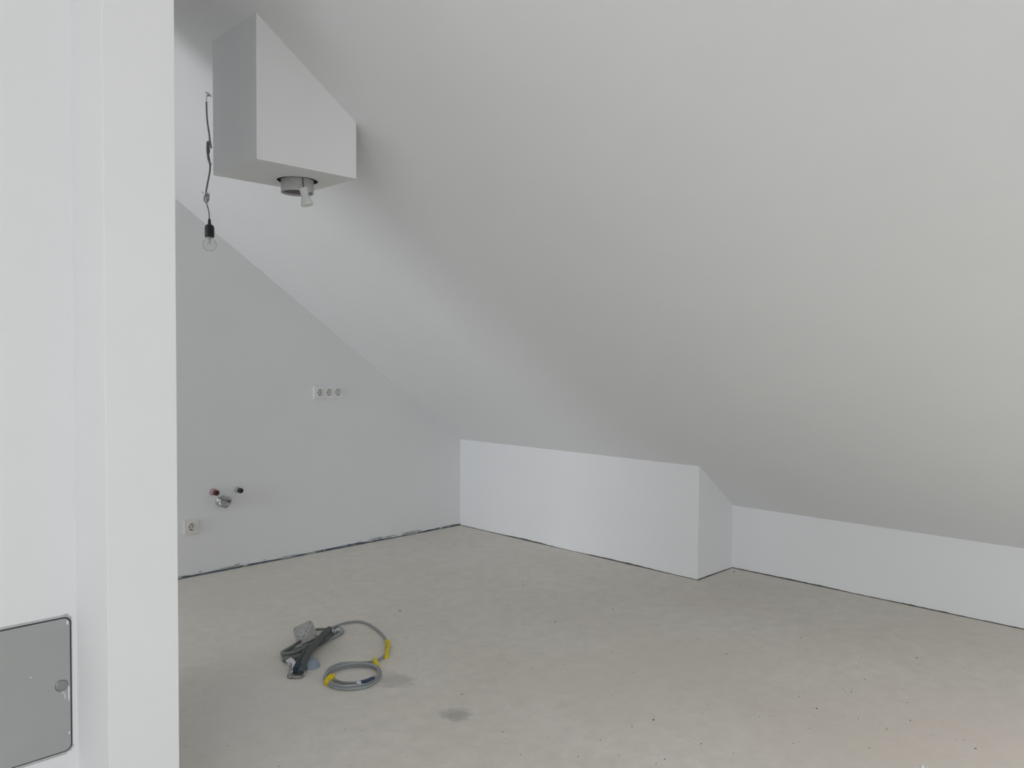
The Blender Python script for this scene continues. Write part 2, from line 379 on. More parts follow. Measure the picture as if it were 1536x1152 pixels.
# fill between square and circle: one fan of triangles per corner
def ca(i):
    a = math.degrees(2*math.pi*(i+.5)/N) % 360
    return [2, 3, 0, 1][int(a//90)]
cs = [ca(i) for i in range(N)]
for i in range(N): bm.faces.new((ring[i], ring[(i+1) % N], lo[cs[i]]))
for i in range(N):
    if cs[i] != cs[i-1]: bm.faces.new((ring[i], lo[cs[i]], lo[cs[i-1]]))
bmesh.ops.remove_doubles(bm, verts=bm.verts[:], dist=1e-6)
link('casing', bm, [M_wall, M_gapdark], case)
bm = bmesh.new()
lathe(bm, [(.0595, .08), (.0625, .08), (.0628, -.043), (.0640, -.045), (.0640, -.048), (.0600, -.048), (.0595, -.04)], n=40, closed=False)
ductp = link('duct_pipe', bm, M_duct, case, smooth=True, loc=DC-off)
ductp['label'] = 'short round pipe stub poking out of the boxing'
bm = bmesh.new(); lathe(bm, [(.0594, -.040), (.0594, .06), (0, .06)], n=40, closed=False)
link('inner_lining', bm, M_ductin, ductp, smooth=True)
bm = bmesh.new(); lathe(bm, [(.0630, .002), (.0655, .001), (.0660, .004), (.0650, .085)], n=40, closed=False)  # dark ring standing in for the shadow in the gap round the pipe
link('hole_shade_ring', bm, M_gapdark, ductp)
# flared white fitting on its strap beside the duct
fit_o = empty('lamp_fitting', DC+Vector((0, -.0, -.03)), 'small white flared fitting dangling by a grey strap beside the pipe stub', 'fitting')
f0 = Vector(fit_o.location)
def W(p): return Vector(p)-f0
tp, mid_, bt = Vector((1.5831, 2.7382, 1.9587)), None, None
vdir = Vector((.7072, .7065, 0))
def fitp(dx, dz): return tp-vdir*.012+Vector((.7069, -.7073, 0))*dx+Vector((0, 0, -dz))
bm = bmesh.new(); tube(bm, [W(fitp(0, -.03)), W(fitp(.0, .01)), W(fitp(.001, .028)), W(fitp(.002, .046))], .0036, 8)
link('strap', bm, M_strap, fit_o, smooth=True)
ax0 = fitp(.0015, .040); ax1 = fitp(.017, .106)
A = (ax1-ax0); Lf = A.length; A.normalize()
bm = bmesh.new()
lathe(bm, [(0, 0), (.0165, 0), (.0178, .003), (.0160, .012), (.0145, .024), (.0155, .034), (.0190, .046), (.0235, .058), (.0245, Lf-.002), (.0235, Lf), (.020, Lf-.003), (0, Lf-.006)], n=28)
fo = link('shade', bm, M_white, fit_o, smooth=True)
fo.matrix_local = Matrix.Translation(ax0-f0) @ A.to_track_quat('Z', 'Y').to_matrix().to_4x4()
bm = bmesh.new(); bmesh.ops.create_uvsphere(bm, u_segments=12, v_segments=8, radius=.0045)
so = link('screw', bm, M_strap, fit_o, smooth=True, loc=W(fitp(.031, .058)))
bm = bmesh.new(); tube(bm, [W(fitp(.031, .058)), W(fitp(.022, .054)), W(fitp(.013, .056))], .0018, 6); link('pin', bm, M_white, fit_o, smooth=True)

# ------------------------------------------------------------------ pendant bulb
pe = Vector((1.4336, 3.2750, 2.3822))
pend = empty('pendant_lamp', pe, 'bare clear bulb in a black holder hanging on a knotted grey cable', 'lamp')
def pw(p): return Vector(p)-pe
bm = bmesh.new(); tube(bm, [pw((1.4286, 3.2800, 2.3905)), pw((1.4326, 3.2760, 2.3850)), pw((1.4385, 3.2700, 2.3780)), pw((1.4415, 3.2670, 2.3710)), pw((1.4365, 3.2721, 2.3682))], .0032, 6)
h0 = pw((1.4326, 3.2760, 2.3850)); tube(bm, [h0+Vector((0, 0, .03)), h0], .003, 6, k=1)
link('ceiling_hook', bm, M_strap, pend, smooth=True)
bm = bmesh.new(); tube(bm, [pw((1.4355, 3.2730, 2.3766)), pw((1.4335, 3.2751, 2.3570)), pw((1.4338, 3.2748, 2.3346))], .0020, 6)
link('tie_wire', bm, M_thin, pend, smooth=True); bm = bmesh.new(); tube(bm, [pw((1.4365, 3.2720, 2.3766)), pw((1.4445, 3.2641, 2.3683)), pw((1.4733, 3.3060, 2.3752))], .0010, 5)
link('tie_wire', bm, M_thin, pend, smooth=True); bm = bmesh.new(); tube(bm, [pw((1.4178, 3.2908, 1.9648)), pw((1.4228, 3.2858, 1.9578)), pw((1.4307, 3.2779, 1.9438))], .0016, 6)
link('tie_wire', bm, M_thin, pend, smooth=True)
bm = bmesh.new()
tube(bm, [pw((1.4334, 3.2752, 2.3430)), pw((1.4339, 3.2747, 2.3094)), pw((1.4357, 3.2729, 2.2617)), pw((1.4403, 3.2683, 2.2168)), pw((1.4424, 3.2662, 2.1888)), pw((1.4405, 3.2681, 2.1663)), pw((1.4365, 3.2720, 2.1382)), pw((1.4404, 3.2681, 2.1044)), pw((1.4433, 3.2653, 2.0707)), pw((1.4407, 3.2678, 2.0369)), pw((1.4350, 3.2736, 1.9974)), pw((1.4304, 3.2782, 1.9579)), pw((1.4317, 3.2769, 1.9410))], .0036, 8)
tube(bm, [pw((1.4383, 3.2589, 2.1921)), pw((1.4437, 3.2535, 2.1473)), pw((1.4402, 3.2570, 2.1641)), pw((1.4322, 3.2650, 2.1725)), pw((1.4311, 3.2661, 2.1416)), pw((1.4340, 3.2633, 2.1024)), pw((1.4406, 3.2623, 2.0894)), pw((1.4463, 3.2622, 2.0763))], .0034, 8)
tube(bm, [pw((1.4403, 3.2768, 2.1764)), pw((1.4438, 3.2733, 2.1398)), pw((1.4392, 3.2778, 2.1116)), pw((1.4441, 3.2702, 2.0829))], .0032, 8)
link('cable', bm, M_cabled, pend, smooth=True)
bm = bmesh.new()
tube(bm, [pw((1.4262, 3.2739, 1.9566)), pw((1.4343, 3.2629, 1.9534)), pw((1.4353, 3.2620, 1.9394)), pw((1.4299, 3.2730, 1.9176)), pw((1.4256, 3.2829, 1.9268)), pw((1.4284, 3.2858, 1.9446)), pw((1.4384, 3.2787, 1.9536)), pw((1.4409, 3.2762, 1.9338)), pw((1.4316, 3.2770, 1.9156))], .0034, 8)
tube(bm, [pw((1.4304, 3.2640, 1.9474)), pw((1.4265, 3.2651, 1.9301)), pw((1.4310, 3.2691, 1.9144))], .0028, 8)
link('knot', bm, M_cable, pend, smooth=True)
bm = bmesh.new(); tube(bm, [pw((1.4310, 3.2775, 1.9212)), pw((1.4342, 3.2744, 1.9043)), pw((1.4377, 3.2709, 1.8874)), pw((1.4396, 3.2689, 1.8676)), pw((1.4399, 3.2686, 1.8450))], .0021, 8)
link('lead', bm, M_black, pend, smooth=True)
b0 = pw((1.4404, 3.2682, 1.8507))
bm = bmesh.new(); lathe(bm, [(0, 0), (.0045, -.001), (.0062, -.014), (.0065, -.022), (.010, -.025), (.017, -.030), (.0195, -.038), (.0195, -.078), (.0185, -.079), (.0, -.079)], n=28)
link('bulb_holder', bm, M_black, pend, smooth=True, loc=b0)
bm = bmesh.new()
prof = [(.0125, -.076), (.0130, -.082), (.0165, -.088)]+[(.0278*math.sin(math.radians(a)), -.110+.0278*math.cos(math.radians(a))) for a in range(48, 181, 11)]+[(0, -.1378)]
lathe(bm, prof, n=32, closed=False)
link('bulb', bm, M_bulb, pend, smooth=True, loc=b0)
bm = bmesh.new(); lathe(bm, [(0, -.079), (.012, -.079), (.0125, -.083), (.005, -.086), (.0035, -.10), (.002, -.106), (0, -.106)], n=16)
link('bulb_stem', bm, M_thin, pend, smooth=True, loc=b0)
bm = bmesh.new(); tube(bm, [b0+Vector((-.011, .0, -.112)), b0+Vector((-.004, .0, -.104)), b0+Vector((.004, 0, -.106)), b0+Vector((.011, 0, -.112))], .0007, 5)
link('filament', bm, M_strap, pend, smooth=True)

# ------------------------------------------------------------------ sockets
def insert_mesh(parent, x, r=.0205):
    # round recessed cup with two pin holes and two earth clips; local: wall plane y=0, room towards -y
    bm = bmesh.new()
    lathe(bm, [(.0235, -.010), (.0222, -.0135), (r, -.0135), (r-.001, -.0125), (r-.0015, -.0020), (0, -.0020)], 'Y', 28, closed=False)
    o = link('socket_insert', bm, M_socket, parent, smooth=True, loc=(x, 0, 0))
    for s in (-1, 1):
        bm = bmesh.new(); lathe(bm, [(0, -.0032), (.0032, -.0032), (.0032, -.0015), (0, -.0015)], 'Y', 12); link('pin_hole', bm, M_hole, o, loc=(s*.0095, 0, 0))
        bm = bmesh.new(); box(bm, -.0045, .0045, -.0142, -.002, -.0018, .0018); link('earth_clip', bm, M_clip, o, loc=(0, 0, s*(r-.003)))
    bm = bmesh.new(); lathe(bm, [(r-.0004, -.0129), (r+.0012, -.0139), (r+.0012, -.0136), (r-.0004, -.0120)], 'Y', 28, closed=False)
    link('shadow_gap', bm, M_clip, o)
    return o
def plate(parent, x0, x1, holes, m=M_socket):
    # frame with round openings: built as an outer rounded slab ring per socket
    bm = bmesh.new(); n = 28
    for k, hx in enumerate(holes):
        a0 = x0 if k == 0 else (holes[k-1]+hx)/2; a1 = x1 if k == len(holes)-1 else (hx+holes[k+1])/2
        inner = []; outer = []; back = []
        for j in range(n):
            t = 2*math.pi*(j+.5)/n; c, s = math.cos(t), math.sin(t)
            ix = (a1-hx) if c > 0 else (hx-a0); sc = min(ix/abs(c) if abs(c) > 1e-6 else 9, .0405/abs(s) if abs(s) > 1e-6 else 9)
            inner.append(bm.verts.new((hx+.0235*c, -.0095, .0235*s))); outer.append(bm.verts.new((hx+sc*c, -.0095, sc*s))); back.append(bm.verts.new((hx+sc*c, .001, sc*s)))
        for j in range(n):
            k2 = (j+1) % n
            bm.faces.new((inner[j], inner[k2], outer[k2], outer[j])); bm.faces.new((outer[j], outer[k2], back[k2], back[j]))
    return link('face_plate', bm, m, parent)
t3 = empty('triple_socket', (2.738, YA-.0005, 1.041), 'row of three round cream sockets in the middle of the back wall', 'socket')
plate(t3, -.11, .11, [-.0675, 0, .0675], M_wall)
for x in (-.0675, 0, .0675): insert_mesh(t3, x)
s1 = empty('single_socket', (1.8346, YA-.0005, .2910), 'single square cream socket low on the back wall beside the pier', 'socket')
plate(s1, -.0405, .0405, [0]); insert_mesh(s1, 0)

# ------------------------------------------------------------------ water and waste stubs
def stub(name, loc, label, plug, sleeve, L=.045, r=.0125):
    e = empty(name, loc, label, 'pipe')
    bm = bmesh.new(); lathe(bm, [(r+.007, .001), (r+.007, -.004), (r, -.005), (r, -L*.62), (r-.002, -L*.62)], 'Y', 20); link('sleeve', bm, sleeve, e, smooth=True)
    bm = bmesh.new(); lathe(bm, [(0, -L*.58), (r+.0025, -L*.58), (r+.003, -L*.66), (r+.003, -L+.002), (r+.001, -L), (r-.005, -L), (r-.006, -L+.006), (0, -L+.006)], 'Y', 12); link('plug', bm, plug, e)
    return e
stub('hot_water_stub', (1.965, YA, .476), 'short pipe stub with dark red plug in the back wall', M_redpl, M_redrim, .055, .0135)
stub('cold_water_stub', (2.113, YA, .472), 'short pipe stub with black plug in the back wall', M_blackpl, M_duct, .055, .0125)
w = empty('waste_stub', tuple(Vector((2.0145, 4.4340, 0.4187))), 'silver foil-capped waste pipe stub below the plugged water stubs', 'pipe')
bm = bmesh.new(); lathe(bm, [(.036, .002), (.036, -.004), (.026, -.008), (.026, -.06), (0, -.06)], 'Y', 24); link('pipe', bm, M_steel, w, smooth=True)
bm = bmesh.new(); rnd = random.Random(11); lathe(bm, [(.0285, -.028), (.033, -.035), (.034, -.052), (.032, -.068), (.024, -.071), (.0, -.069)], 'Y', 14, closed=False)
for v in bm.verts: v.co += Vector((rnd.uniform(-.005, .005), rnd.uniform(-.006, .006), rnd.uniform(-.005, .005)))
link('foil_cap', bm, M_foil, w)
bm = bmesh.new(); box(bm, .011, .020, -.0745, -.069, -.004, .010); link('slot', bm, M_gapdark, w)

# ------------------------------------------------------------------ access panel in the near wall
pz0, pz1, px1 = 0.2118, 0.5652, 0.6159
px0 = px1-.46
pan = empty('access_panel', (px0, YP, pz0), 'grey sheet metal access door with round lock in the near left wall', 'panel')
w_, h_ = px1-px0, pz1-pz0
bm = bmesh.new(); rnd = random.Random(9)
outer = rrect(-.013, w_+.006, -.010, h_+.011, .02, 14)
outer = [(x+rnd.uniform(-.002, .002), z+rnd.uniform(-.002, .0025)) for x, z in outer]
# more ragged points along the long edges
extr(bm, [(x, -.0006, z) for x, z in outer], (0, .004, 0)); link('plaster_edge', bm, M_raw, pan)
bm = bmesh.new(); extr(bm, [(x, -.0014, z) for x, z in rrect(-.003, w_+.0035, -.0035, h_+.0035, .018)], (0, .004, 0)); link('shadow_gap', bm, M_gapdark, pan)
bm = bmesh.new(); extr(bm, [(x, -.0042, z) for x, z in rrect(0, w_-.0002, 0, h_, .0155)], (0, .006, 0)); door = link('door', bm, M_metal, pan, bevel=.0012, seg=3)
lk = Vector((0.5944, 2.2700, 0.3887))
bm = bmesh.new(); lathe(bm, [(.0142, -.0040), (.0142, -.0062), (.0125, -.0072), (.0112, -.0072), (.0108, -.0055), (0, -.0055)], 'Y', 32, closed=False)
lock = link('lock', bm, M_lock, door, smooth=True, loc=(lk.x-px0, 0, lk.z-pz0))
bm = bmesh.new(); lathe(bm, [(.0152, -.0040), (.0152, -.0046), (.0140, -.0046)], 'Y', 32, closed=False); link('lock_shadow_ring', bm, M_gapdark, door, loc=(lk.x-px0, 0, lk.z-pz0))
# scraps of white paint on the door edge
bm = bmesh.new()
for cx, cz_, a, b in ((w_-.0045, h_*.43, .0022, .022), (w_-.014, h_*.42, .0012, .010), (w_-.019, h_*.455, .001, .008), (w_-.0045, h_*.13, .0022, .004), (w_-.006, h_-.012, .003, .006), (w_*.80, h_*.62, .0016, .002)):
    pts = [(cx+a*math.cos(t)*rnd.uniform(.6, 1.2), -.0046, cz_+b*math.sin(t)) for t in [2*math.pi*i/9 for i in range(9)]]
    extr(bm, pts, (0, .002, 0))
tag(link('paint_scraps', bm, M_wall, door), kind='stuff')

# ------------------------------------------------------------------ things on the floor
# thin grey cable: arc, then the flat coil
cb = empty('cable_coil', (1.7231, 2.6068, 0.0000), 'thin grey cable in a flat coil with its arc running to the conduits', 'cable')
co = Vector(cb.location)
def cw(p): return Vector(p)-co
R = .0054
bm = bmesh.new()
tube(bm, [cw((1.8729, 3.0364, 0.0300)), cw((1.9140, 3.0578, 0.0300)), cw((1.9939, 3.1165, 0.0120)), cw((2.0476, 3.1199, 0.0080)), cw((2.0837, 3.0957, 0.0070)), cw((2.0921, 3.0418, 0.0070)), cw((2.0796, 2.9647, 0.0070)), cw((2.0582, 2.8873, 0.0070)), cw((2.0284, 2.8102, 0.0070)), cw((1.9957, 2.7477, 0.0080)), cw((1.9479, 2.6890, 0.0100)), cw((1.9035, 2.6560, 0.0080)), cw((1.8643, 2.6434, 0.0080)), cw((1.8321, 2.6448, 0.0080)), cw((1.7947, 2.6664, 0.0080)), cw((1.7425, 2.6746, 0.0200)), cw((1.7096, 2.6919, 0.0200)), cw((1.6780, 2.6959, 0.0140)), cw((1.6437, 2.6751, 0.0080)), cw((1.6124, 2.6364, 0.0070)), cw((1.5919, 2.5861, 0.0070)), cw((1.5920, 2.5347, 0.0070)), cw((1.6163, 2.4901, 0.0070)), cw((1.6574, 2.4625, 0.0070)), cw((1.7022, 2.4571, 0.0070)), cw((1.7532, 2.4814, 0.0070)), cw((1.7895, 2.5147, 0.0080)), cw((1.8136, 2.5624, 0.0090)), cw((1.8022, 2.5922, 0.0200)), cw((1.7754, 2.6377, 0.0200)), cw((1.7318, 2.6678, 0.0180)), cw((1.6784, 2.6720, 0.0180)), cw((1.6324, 2.6518, 0.0180)), cw((1.6017, 2.6164, 0.0160)), cw((1.5928, 2.5639, 0.0160)), cw((1.6051, 2.5092, 0.0160)), cw((1.6460, 2.4811, 0.0150)), cw((1.6877, 2.4627, 0.0160)), cw((1.7447, 2.4826, 0.0170)), cw((1.7810, 2.5162, 0.0180)), cw((1.8086, 2.5828, 0.0100)), cw((1.7885, 2.6334, 0.0080)), cw((1.7473, 2.6674, 0.0070)), cw((1.6994, 2.6758, 0.0070)), cw((1.6564, 2.6662, 0.0070)), cw((1.6170, 2.6124, 0.0180)), cw((1.6264, 2.5894, 0.0090)), cw((1.6380, 2.5465, 0.0080)), cw((1.6548, 2.5034, 0.0160)), cw((1.6810, 2.4751, 0.0220)), cw((1.7200, 2.4740, 0.0240))], R, 8, 5)
cab = link('cable_run', bm, M_cable, cb, smooth=True)
# tape and dark sleeve
def tape(pts, r, name='tape', m=M_tape, par=None):
    bm = bmesh.new(); rr = random.Random(len(pts)*13+int(r*1e4))
    tube(bm, pts, r, 8, 3, rad=lambda t, i: r*(.85+.35*rr.random()))
    return link(name, bm, m, par or cb)
tape([cw((2.0197, 2.7957, 0.0100)), cw((1.9883, 2.7399, 0.0120)), cw((1.9483, 2.6919, 0.0120)), cw((1.9113, 2.6455, 0.0060))], .0085)
bm = bmesh.new()
for pts in ([cw((1.9854, 2.7604, 0.0220)), cw((1.9757, 2.7323, 0.0260)), cw((1.9462, 2.6963, 0.0200)), cw((1.9540, 2.7144, 0.0160))], [cw((1.9999, 2.7535, 0.0260)), cw((2.0031, 2.7432, 0.0220)), cw((1.9913, 2.7294, 0.0140)), cw((1.9693, 2.7138, 0.0180))], [cw((1.9352, 2.6834, 0.0120)), cw((1.9388, 2.6693, 0.0120)), cw((1.9193, 2.6448, 0.0040)), cw((1.9105, 2.6468, 0.0030))]):
    extr(bm, pts, (.001, .001, .003))
link('tape_flag', bm, M_tape, cb)
tape([cw((1.8494, 2.6435, 0.0120)), cw((1.8299, 2.6086, 0.0160)), cw((1.8165, 2.5802, 0.0140))], .0105)
tape([cw((1.6298, 2.6090, 0.0180)), cw((1.6094, 2.5953, 0.0200)), cw((1.5946, 2.5881, 0.0160)), cw((1.5842, 2.5783, 0.0090))], .0115)
bm = bmesh.new(); extr(bm, [cw((1.6063, 2.5951, 0.0340)), cw((1.6121, 2.5806, 0.0340)), cw((1.6133, 2.5779, 0.0240)), cw((1.5903, 2.5741, 0.0240))], (0, 0, .003)); link('tape_flag', bm, M_tape, cb)
tape([cw((1.6671, 2.4724, 0.0230)), cw((1.6864, 2.4607, 0.0260)), cw((1.7217, 2.4632, 0.0280))], .0068, 'dark_sleeve', M_navy)
bm = bmesh.new(); tube(bm, [cw((1.6576, 2.4806, 0.0220)), cw((1.6649, 2.4669, 0.0240))], .0050, 8); link('stripped_end', bm, M_paper, cb)

# thicker conduits lying across each other
def hose(name, label, pts, r, m, ribs=False, group=None, n=10):
    o0 = Vector(pts[0]).copy(); o0.z = 0
    e = empty(name, o0, label, 'conduit', group)
    bm = bmesh.new()
    if ribs: tube(bm, [Vector(p)-o0 for p in pts], r, n, 14, rad=lambda t, i: r*(1.06 if i % 2 else .90))
    else: tube(bm, [Vector(p)-o0 for p in pts], r, n, 8)
    link('sheath', bm, m, e, smooth=not ribs)
    for i, k in ((0, 1), (-1, -2)):
        a = Vector(pts[i]); b = Vector(pts[k]); d = (a-b).normalized()
        bm = bmesh.new(); tube(bm, [a-o0-d*.004, a-o0+d*.0012], r*.72, 10, 1); link('open_end', bm, M_gapdark, e)
    return e
hose('corrugated_conduit', 'dark corrugated conduit lying on top of the cable pile, upper end by the arc', [(1.8634, 3.0100, 0.0450), (1.8039, 2.9572, 0.0520), (1.7179, 2.8794, 0.0560), (1.6453, 2.8148, 0.0500), (1.5990, 2.7717, 0.0360), (1.5598, 2.7293, 0.0160)], .0135, M_hose, True)
hose('corrugated_conduit', 'dark green-grey conduit crossing under the ribbed one towards the blue end', [(1.8741, 3.0108, 0.0180), (1.7862, 2.9498, 0.0260), (1.7087, 2.9068, 0.0340), (1.6485, 2.8574, 0.0320), (1.6039, 2.8169, 0.0220), (1.5550, 2.7570, 0.0120)], .0135, M_hose, True)
# folded green-grey cable bundle
bd = empty('cable_bundle', (1.7358, 2.9862, 0.0000), 'folded bundle of green-grey cables lying beneath the dark conduits', 'cable')
bo = Vector(bd.location)
def bw(p): return Vector(p)-bo
strands = [
 [(1.6292, 2.9881, 0.0100), (1.6624, 2.9804, 0.0120), (1.7040, 2.9756, 0.0140), (1.7630, 2.9769, 0.0160), (1.8383, 3.0025, 0.0140), (1.9056, 3.0278, 0.0120), (1.9491, 3.0464, 0.0120)],
 [(1.5906, 2.9284, 0.0280), (1.6154, 2.9072, 0.0300), (1.6663, 2.9098, 0.0300), (1.7334, 2.9379, 0.0280)],
 [(1.6078, 2.9434, 0.0080), (1.6399, 2.9292, 0.0090), (1.6899, 2.9291, 0.0100), (1.7631, 2.9551, 0.0100), (1.8409, 2.9846, 0.0090), (1.9041, 3.0090, 0.0080), (1.9469, 3.0320, 0.0100), (1.9535, 3.0589, 0.0140), (1.9457, 3.0915, 0.0140), (1.9307, 3.1015, 0.0120)],
 [(1.5806, 2.8990, 0.0220), (1.5966, 2.8734, 0.0220), (1.6349, 2.8765, 0.0220), (1.6843, 2.8977, 0.0200)],
 [(1.5858, 2.9142, 0.0080), (1.6013, 2.8820, 0.0100), (1.6356, 2.8888, 0.0100), (1.6724, 2.9043, 0.0100), (1.7141, 2.9269, 0.0100)],
 [(1.6084, 2.9611, 0.0200), (1.6380, 2.9701, 0.0240), (1.6850, 2.9925, 0.0260), (1.7197, 3.0142, 0.0260)],
 [(1.5940, 2.9236, 0.0200), (1.6000, 2.9514, 0.0220), (1.6303, 2.9787, 0.0180), (1.6806, 3.0017, 0.0160)],
 [(1.8601, 3.1407, 0.0100), (1.8837, 3.1222, 0.0120), (1.9026, 3.0959, 0.0140), (1.9307, 3.0846, 0.0100)],
 [(1.8872, 3.0261, 0.0200), (1.9181, 3.0366, 0.0220), (1.9462, 3.0419, 0.0200), (1.9423, 3.0248, 0.0160)],
]
for i, s in enumerate(strands):
    bm = bmesh.new(); tube(bm, [bw(p) for p in s], (.0078 if i < 7 else .0062), 8); link('strand', bm, (M_hose2, M_hose2, M_cable, M_hose2, M_hose2, M_cabled, M_hose2, M_cabled, M_thin)[i], bd, smooth=True)
rnd = random.Random(21); bm = bmesh.new()
for i in range(7):
    c = Vector((1.9109, 3.0197, 0.0280))-bo+Vector((rnd.uniform(-.02, .02), rnd.uniform(-.02, .02), rnd.uniform(-.006, .004)))
    a = rnd.uniform(0, 6.3); tube(bm, [c, c+Vector((.012*math.cos(a), .012*math.sin(a), .006)), c+Vector((.02*math.cos(a+.7), .02*math.sin(a+.7), 0))], .0022, 5, 3)
link('plaster_smear', bm, M_scr, bd)

# grey junction box, tilted against the bundle
jc = Vector((1.7796, 3.0671, 0.0000))
jb = empty('junction_box', jc, 'battered square grey junction box resting on the cable pile', 'junction box')
jl = Matrix.Translation(Vector((-.006, -.006, .034))) @ Matrix.Rotation(math.radians(-45), 4, 'Z') @ Matrix.Rotation(math.radians(48), 4, 'X') @ Matrix.Rotation(math.radians(28), 4, 'Z')
def jobj(name, bm, m, par=None, **k):
    o = link(name, bm, m, par or jb, **k)
    if par is None: o.matrix_local = jl
    return o
bm = bmesh.new()
oct_ = [(x, y) for x, y in rrect(-.044, .044, -.044, .044, .014, 2)]
prism(bm, oct_, -.026, .006); body = jobj('body', bm, M_boxpl, bevel=.002)
bm = bmesh.new(); prism(bm, [(x*1.03, y*1.03) for x, y in oct_], .006, .014); lid = jobj('lid', bm, M_boxpl, body, bevel=.002)
for x, y in ((-.035, -.035), (.035, .035), (-.035, .035), (.035, -.035)):
    bm = bmesh.new(); lathe(bm, [(0, .0148), (.004, .0148), (.004, .012), (0, .012)], n=10, origin=(x, y, 0)); jobj('screw', bm, M_strap, lid)
bm = bmesh.new(); lathe(bm, [(0, .0150), (.005, .0150), (.005, .012), (0, .012)], n=10, origin=(.006, .002, 0)); jobj('screw', bm, M_hole, lid)
bm = bmesh.new(); rnd = random.Random(4)
for i in range(42):
    cx, cy = rnd.gauss(-.002, .015), rnd.gauss(-.004, .014); a = rnd.gauss(1.0, .7); l = rnd.uniform(.006, .022); t = rnd.uniform(.0008, .0018)
    d = Vector((math.cos(a), math.sin(a), 0)); nn = Vector((-d.y, d.x, 0)); c = Vector((cx, cy, .0142))
    extr(bm, [c-d*l/2, c+nn*t, c+d*l/2, c-nn*t], (0, 0, .0009))
jobj('plaster_scratch', bm, M_scr, lid)
# knock-out gland facing down the side
bm = bmesh.new(); lathe(bm, [(.011, -.040), (.011, -.050), (.008, -.052), (0, -.052)], 'Y', 16, origin=(0, 0, -.010)); jobj('gland', bm, M_cabled, body)

# white tag, its wire, blue end and clear cap
tg = empty('paper_tag', (1.5807, 2.8396, 0.0000), 'crumpled white paper tag wired to the lower end of the conduits', 'tag')
to = Vector(tg.location)
def tw(p): return Vector(p)-to
bm = bmesh.new()
g = [[(1.5600, 2.8506, 0.0300), (1.5672, 2.8206, 0.0500), (1.5672, 2.7888, 0.0480)], [(1.5579, 2.8253, 0.0240), (1.5508, 2.7806, 0.0440), (1.5646, 2.7765, 0.0400)], [(1.5500, 2.8085, 0.0120), (1.5454, 2.7711, 0.0240), (1.5554, 2.7732, 0.0260)], [(1.5290, 2.7730, 0.0040), (1.5324, 2.7583, 0.0100), (1.5388, 2.7567, 0.0140)]]
vs = [[bm.verts.new(tw(p)) for p in row] for row in g]
for i in range(3):
    for j in range(2): bm.faces.new((vs[i][j], vs[i][j+1], vs[i+1][j+1], vs[i+1][j]))
o = link('sheet', bm, M_paper, tg); md = o.modifiers.new('thickness', 'SOLIDIFY'); md.thickness = .0012
bm = bmesh.new()
for a, b, r in (((1.5363, 2.7755, 0.0360), (1.5310, 2.7504, 0.0260), .003), ((1.5410, 2.7735, 0.0460), (1.5379, 2.7575, 0.0380), .0022), ((1.5351, 2.7788, 0.0220), (1.5264, 2.7527, 0.0160), .0018)): tube(bm, [tw(a), tw(b)], r, 5, 1)
link('print', bm, M_print, tg)
bm = bmesh.new(); tube(bm, [tw((1.5411, 2.7843, 0.0080)), tw((1.5185, 2.7594, 0.0030)), tw((1.5179, 2.7375, 0.0030)), tw((1.5366, 2.7193, 0.0030)), tw((1.5529, 2.7123, 0.0030)), tw((1.5740, 2.7235, 0.0030))], .0018, 6)
tube(bm, [tw((1.5493, 2.7418, 0.0100)), tw((1.5311, 2.7301, 0.0080)), tw((1.5214, 2.7386, 0.0030))], .0016, 6)
link('wire', bm, M_cabled, tg, smooth=True)
bl = empty('blue_wrap', (1.5796, 2.7744, 0.0000), 'crumpled navy blue wrapping around the lower ends of the conduits', 'wrapping')
bl0 = Vector(bl.location); bm = bmesh.new(); bmesh.ops.create_icosphere(bm, subdivisions=3, radius=1)
for v in bm.verts:
    k = 1+.28*noise.noise(v.co*2.3+Vector((3, 1, 7)))+.10*noise.noise(v.co*7)
    v.co = Vector((v.co.x*.040*k, v.co.y*.030*k, max(-.0175, v.co.z*.024*k)))
    v.co = Matrix.Rotation(math.radians(60), 3, 'Z') @ v.co
link('wrap', bm, M_blue, bl, loc=(0, 0, .018))
bm = bmesh.new(); extr(bm, [Vector(p)-bl0 for p in ((1.5686, 2.7345, 0.0120), (1.5849, 2.7371, 0.0120), (1.5783, 2.7284, 0.0030), (1.5674, 2.7299, 0.0030))], (0, 0, .003)); link('torn_edge', bm, M_scr, bl)
cp = empty('clear_cap', (1.6366, 2.7949, 0.0000), 'pale blue translucent round plastic cover lying beside the conduits', 'cover')
bm = bmesh.new(); lathe(bm, [(.0, .034), (.018, .032), (.030, .025), (.036, .011), (.038, .0005), (.0375, .0004), (.0345, .011), (.0285, .0235), (.017, .0305), (0, .0325)], n=36, closed=False)
cpo = link('dome', bm, M_cap, cp, smooth=True); cpo.scale = (1.0, 1.15, 1); cpo.rotation_euler = (0, 0, math.radians(45))

